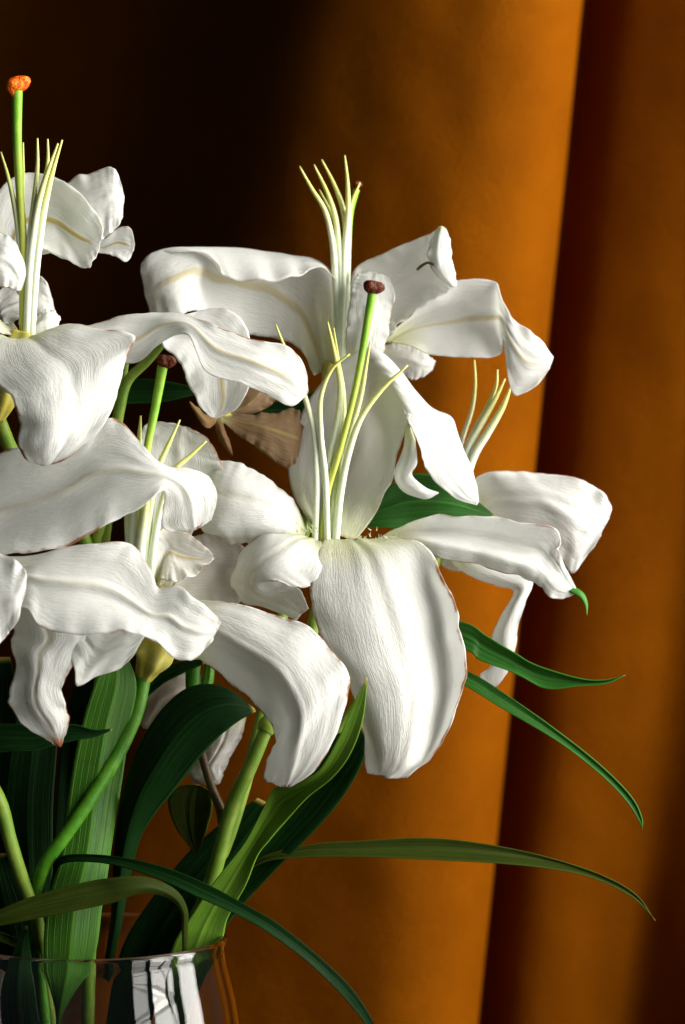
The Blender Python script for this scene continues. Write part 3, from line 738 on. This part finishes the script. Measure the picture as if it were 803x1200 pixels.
petal(FE, [
    [(195, 700, 40), (228, 702, 58), (267, 702, 78), (305, 714, 98), (343, 727, 112), (370, 738, 124), (392, 764, 138), (408, 787, 150), (410, 806, 156), (402, 836, 160), (389, 871, 158), (368, 902, 152), (341, 922, 144)],
    [(198, 720, 52), (225, 726, 80), (252, 734, 105), (280, 748, 126), (308, 768, 142), (330, 788, 155), (345, 808, 164), (354, 828, 170), (357, 848, 172), (356, 868, 168), (351, 888, 162), (344, 906, 154), (337, 922, 144)],
    [(205, 745, 48), (235, 771, 82), (254, 787, 98), (279, 808, 112), (300, 826, 120), (316, 844, 126), (324, 862, 132), (324, 876, 134), (314, 893, 134), (307, 908, 136), (311, 916, 138), (320, 920, 140), (330, 922, 142)]],
    wear=0.66, midrib=0.0, ribs=0.0014, nu=90, nv=44, chip=0.001)
filament(FE, [(165, 487, 60), (163, 520, 62), (160, 580, 62), (156, 640, 58), (162, 700, 45)], r=5)
filament(FE, [(211, 492, 66), (198, 520, 68), (187, 545, 68), (176, 600, 64), (170, 700, 46)], r=4)
filament(FE, [(242, 517, 62), (222, 535, 66), (206, 549, 68), (190, 590, 66), (180, 640, 60), (176, 700, 46)], r=4)
filament(FE, [(175, 560, 72), (170, 600, 72), (165, 640, 66), (164, 700, 48)], r=5)
filament(FE, [(150, 560, 52), (150, 600, 54), (154, 650, 50), (162, 700, 42)], r=5)
style(FE, [(191, 428, 70), (182, 478, 72), (172, 530, 74), (168, 590, 72), (165, 640, 64), (168, 700, 44)], r=4.8)
stigma(FE, (194, 423, 70), 11.0, squash=0.8, tilt=-0.1)
leaf(LE, [[(64, 1230, 80), (66, 1190, 95), (52, 1125, 100), (55, 1060, 95), (72, 1000, 85), (82, 920, 72), (96, 850, 62), (112, 800, 55), (135, 750, 45)],
          [(72, 1230, 80), (73, 1190, 95), (109, 1125, 86), (120, 1060, 80), (130, 1000, 68), (142, 920, 58), (152, 850, 48), (160, 800, 42), (140, 750, 45)]], 'leaf_mid', bulge=8, ribs=0.0008)
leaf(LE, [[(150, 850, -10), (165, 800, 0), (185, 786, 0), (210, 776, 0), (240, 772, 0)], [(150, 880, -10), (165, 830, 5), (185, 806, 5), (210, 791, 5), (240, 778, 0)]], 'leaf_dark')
# branch with a spent bloom low behind
tube('bud_stalk', [(230, 740, -20), (226, 790, -22), (226, 822, -22), (229, 850, -22)], [9, 9, 8, 5.5], M['stalk_green'], LA, n=24, seg=14, bumpy=0.06)
tube('branch', [(229, 848, -22), (237, 885, -18), (247, 920, -14), (258, 948, -8), (262, 970, -2)], [5.5, 5, 5, 5.5, 6], M['stalk_brown'], LA, n=40, seg=12, bumpy=0.1)
FH = flower(LA, [(250, 745, -50), (246, 780, -55), (243, 800, -57), (240, 806, -57)], [4, 4, 6, 7], mat='stalk_green', label='spent bloom with limp pale petals hanging low behind the leaves')
petal(FH, [[(240, 790, -60), (205, 786, -50), (176, 802, -45), (162, 838, -45), (168, 853, -45)], [(250, 815, -60), (230, 830, -50), (212, 842, -46), (190, 855, -45), (176, 855, -45)]], age=0.42, wear=0.3, bulge=12, ruffle=0.004)
petal(FH, [[(255, 830, -62), (242, 868, -58), (232, 890, -56), (224, 905, -55), (240, 920, -50), (256, 919, -48)], [(290, 836, -62), (284, 860, -58), (276, 876, -56), (268, 892, -52), (262, 906, -50), (258, 918, -48)]], age=0.12, wear=0.3, bulge=10)
petal(FH, [[(228, 880, -64), (224, 895, -62), (221, 908, -60), (228, 918, -58)], [(238, 880, -60), (236, 895, -58), (238, 910, -56), (236, 919, -57)]], age=0.4, wear=0.5, bulge=3, nu=24, nv=12)
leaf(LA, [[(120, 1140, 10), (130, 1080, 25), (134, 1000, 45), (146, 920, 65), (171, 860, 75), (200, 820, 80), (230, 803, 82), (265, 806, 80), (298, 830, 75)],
          [(128, 1150, 10), (142, 1085, 25), (160, 995, 48), (180, 956, 65), (207, 923, 78), (233, 889, 86), (258, 862, 88), (280, 845, 85), (300, 834, 76)]], 'leaf_dark', bulge=14)
leaf(LA, [[(182, 1200, -5), (201, 1115, 15), (225, 1073, 25), (253, 1031, 40), (288, 986, 55), (309, 947, 65), (323, 923, 72), (350, 917, 96), (375, 902, 116), (396, 867, 134), (412, 830, 144), (430, 793, 150)],
          [(215, 1200, -10), (257, 1112, 0), (267, 1076, 15), (288, 1038, 35), (302, 1003, 50), (316, 984, 60), (337, 960, 70), (361, 934, 92), (389, 912, 112), (410, 885, 128), (425, 845, 142), (431, 795, 150)]], 'leaf_lit', bulge=-8)
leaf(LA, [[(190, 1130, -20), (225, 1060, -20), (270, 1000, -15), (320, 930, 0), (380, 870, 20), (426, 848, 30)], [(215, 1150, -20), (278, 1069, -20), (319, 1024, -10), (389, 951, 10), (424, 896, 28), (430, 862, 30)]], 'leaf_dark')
leaf(LA, [[(228, 1000, -45), (205, 968, -40), (197, 938, -40), (210, 922, -40), (228, 919, -40)], [(232, 1000, -45), (242, 974, -32), (249, 946, -30), (246, 928, -35), (234, 920, -40)]], 'leaf_olive')
leaf(LA, [[(120, 1230, -30), (140, 1119, -40), (180, 1050, -50), (220, 1000, -60), (262, 963, -60), (302, 935, -60)], [(165, 1230, -30), (205, 1130, -40), (235, 1070, -50), (272, 1020, -60), (300, 980, -60), (312, 940, -60)]], 'leaf_dark')

# ------------------------------------------------------------------ lily at far left, nearest blooms
LC = lily('lily with large overlapping grey-white petals, one drooping to a browned point', (90, 1655, 20))
tube('stalk', [(-112, 745, 112), (-60, 850, 110), (0, 940, 100), (12, 985, 95), (26, 1030, 85), (40, 1065, 75), (48, 1110, 60), (80, 1400, 30), (90, 1655, 20)], [8] * 9, M['stalk'], LC, n=70, seg=14, bumpy=0.05)
FC = flower(LC, [(-113, 748, 112), (-111, 728, 118), (-108, 708, 124), (-105, 694, 130)], [8, 13, 20, 20])
petal(FC, [
    [(-110, 690, 128), (-60, 575, 122), (0, 530, 138), (50, 522, 146), (98, 515, 148), (125, 491, 146), (145, 496, 148), (168, 521, 152), (192, 545, 150), (224, 550, 138), (246, 560, 128), (255, 582, 121), (248, 610, 117)],
    [(-106, 694, 126), (-60, 625, 130), (0, 609, 134), (40, 588, 140), (78, 566, 146), (112, 550, 152), (143, 543, 157), (172, 546, 161), (196, 556, 160), (214, 572, 150), (221, 590, 138), (224, 608, 127), (225, 622, 119)],
    [(-102, 700, 132), (-55, 668, 158), (0, 650, 174), (35, 648, 180), (77, 639, 182), (112, 622, 181), (139, 608, 179), (167, 594, 176), (188, 576, 170), (193, 580, 158), (190, 598, 144), (190, 617, 130), (207, 622, 121)]],
    wear=0.55, midrib=0.15, groove=0.0022, nu=90, nv=40)
petal(FC, [
    [(-108, 692, 132), (-45, 655, 160), (34, 652, 166), (75, 641, 166), (112, 637, 163), (144, 635, 158), (161, 643, 155), (176, 667, 155), (186, 690, 158), (209, 686, 162), (223, 699, 166), (240, 708, 169), (255, 721, 169), (258, 731, 168)],
    [(-104, 700, 132), (-35, 690, 152), (30, 662, 164), (60, 662, 168), (88, 671, 170), (112, 682, 170), (134, 694, 170), (156, 708, 172), (176, 720, 176), (195, 730, 181), (213, 738, 184), (230, 742, 183), (244, 743, 178), (254, 740, 172)],
    [(-102, 708, 134), (-25, 732, 170), (27, 712, 190), (45, 733, 198), (75, 742, 205), (105, 744, 208), (130, 740, 208), (150, 739, 207), (168, 745, 204), (187, 755, 200), (205, 771, 196), (224, 774, 191), (238, 763, 183), (249, 746, 175)]],
    wear=0.3, midrib=0.12, groove=0.0026, nu=90, nv=40)
petal(FC, [[(-112, 696, 140), (-70, 650, 180), (-20, 645, 198), (10, 652, 203), (28, 666, 206), (31, 684, 206)], [(-110, 712, 142), (-75, 765, 185), (-20, 765, 203), (2, 752, 206), (16, 732, 208), (30, 694, 206)]], bulge=10, midrib=0)
petal(FC, [[(-100, 705, 125), (-15, 690, 130), (14, 735, 150), (10, 752, 154), (19, 778, 160), (15, 810, 165), (14, 828, 165), (34, 850, 165), (56, 867, 165), (68, 875, 164)],
           [(-100, 702, 128), (0, 680, 140), (50, 740, 165), (44, 765, 175), (46, 785, 180), (45, 806, 183), (46, 826, 182), (54, 846, 176), (63, 862, 170), (69, 875, 165)],
           [(-100, 698, 125), (40, 675, 125), (108, 735, 148), (94, 766, 162), (80, 788, 170), (72, 808, 172), (77, 826, 172), (82, 842, 172), (77, 861, 168), (71, 876, 165)]], wear=0.9, midrib=0.3)
petal(FC, [[(-100, 706, 122), (40, 720, 140), (84, 776, 168), (90, 804, 172), (113, 793, 166), (142, 783, 158), (160, 762, 150), (170, 745, 144)], [(-100, 700, 122), (40, 690, 122), (110, 720, 138), (135, 728, 140), (150, 730, 140), (160, 732, 140), (168, 735, 140), (172, 740, 142)]], bulge=6, wear=0.2, midrib=0, nu=40)
leaf(LC, [[(-60, 850, 95), (0, 848, 105), (40, 850, 112), (85, 849, 116), (110, 855, 115), (132, 854, 112)], [(-60, 900, 105), (0, 882, 115), (40, 879, 119), (85, 868, 118), (110, 864, 116), (131, 856, 112)]], 'leaf_dark')
leaf(LC, [[(30, 1120, 20), (12, 1040, 22), (5, 950, 25), (12, 880, 30), (25, 800, 30), (45, 740, 20)], [(60, 1120, 20), (62, 1040, 18), (62, 950, 20), (66, 890, 25), (70, 820, 25), (56, 740, 20)]], 'leaf_dark', bulge=6)
leaf(LC, [[(70, 1120, 0), (62, 1040, -10), (65, 950, -15), (75, 850, -20), (98, 770, -20)], [(95, 1120, 0), (108, 1040, -10), (118, 950, -15), (122, 850, -20), (108, 770, -20)]], 'leaf_dark')
leaf(LC, [[(-40, 1060, 10), (-45, 950, 5), (-30, 850, 0), (0, 770, 0)], [(0, 1090, 10), (25, 950, 5), (28, 850, 0), (12, 770, 0)]], 'leaf_dark')
leaf(LC, [[(55, 1070, 70), (62, 1024, 80), (70, 1004, 92), (108, 1001, 110), (151, 1006, 130), (199, 1018, 150), (247, 1038, 165), (295, 1064, 175), (330, 1085, 180), (380, 1126, 184), (420, 1168, 186), (455, 1230, 184)],
          [(62, 1072, 72), (66, 1030, 84), (74, 1012, 98), (108, 1010, 118), (147, 1017, 140), (191, 1032, 160), (233, 1052, 175), (282, 1074, 184), (322, 1098, 188), (368, 1134, 190), (408, 1175, 189), (452, 1232, 184)]], 'leaf_dark', bulge=-4)
leaf(LC, [[(218, 1150, 40), (220, 1088, 62), (219, 1064, 75), (207, 1044, 90), (180, 1030, 105), (151, 1027, 115), (100, 1034, 125), (40, 1050, 135), (0, 1066, 140), (-60, 1092, 140)],
          [(214, 1150, 42), (213, 1090, 65), (211, 1068, 80), (196, 1052, 96), (167, 1047, 114), (131, 1058, 127), (80, 1069, 137), (40, 1077, 142), (0, 1085, 143), (-60, 1096, 140)]], 'leaf_olive', bulge=6)
leaf(LC, [[(60, 1420, 90), (20, 1280, 110), (2, 1180, 112), (14, 1120, 100), (30, 1085, 80)], [(72, 1420, 88), (62, 1280, 112), (46, 1190, 118), (38, 1130, 108), (32, 1085, 82)]], 'leaf_dark', bulge=4)
leaf(LC, [[(35, 1160, 40), (-10, 1110, 45), (-30, 1060, 40), (-20, 1000, 20)], [(50, 1160, 40), (50, 1110, 45), (46, 1060, 40), (10, 1000, 20)]], 'leaf_dark', bulge=4)  # added leaf, blocks the window's reflection in the vase's back wall
leaf(LC, [[(44, 1125, 55), (34, 1107, 62), (18, 1099, 70), (0, 1092, 72), (-40, 1084, 70)], [(42, 1130, 56), (31, 1113, 66), (15, 1109, 76), (0, 1103, 78), (-40, 1090, 70)]], 'leaf_olive')
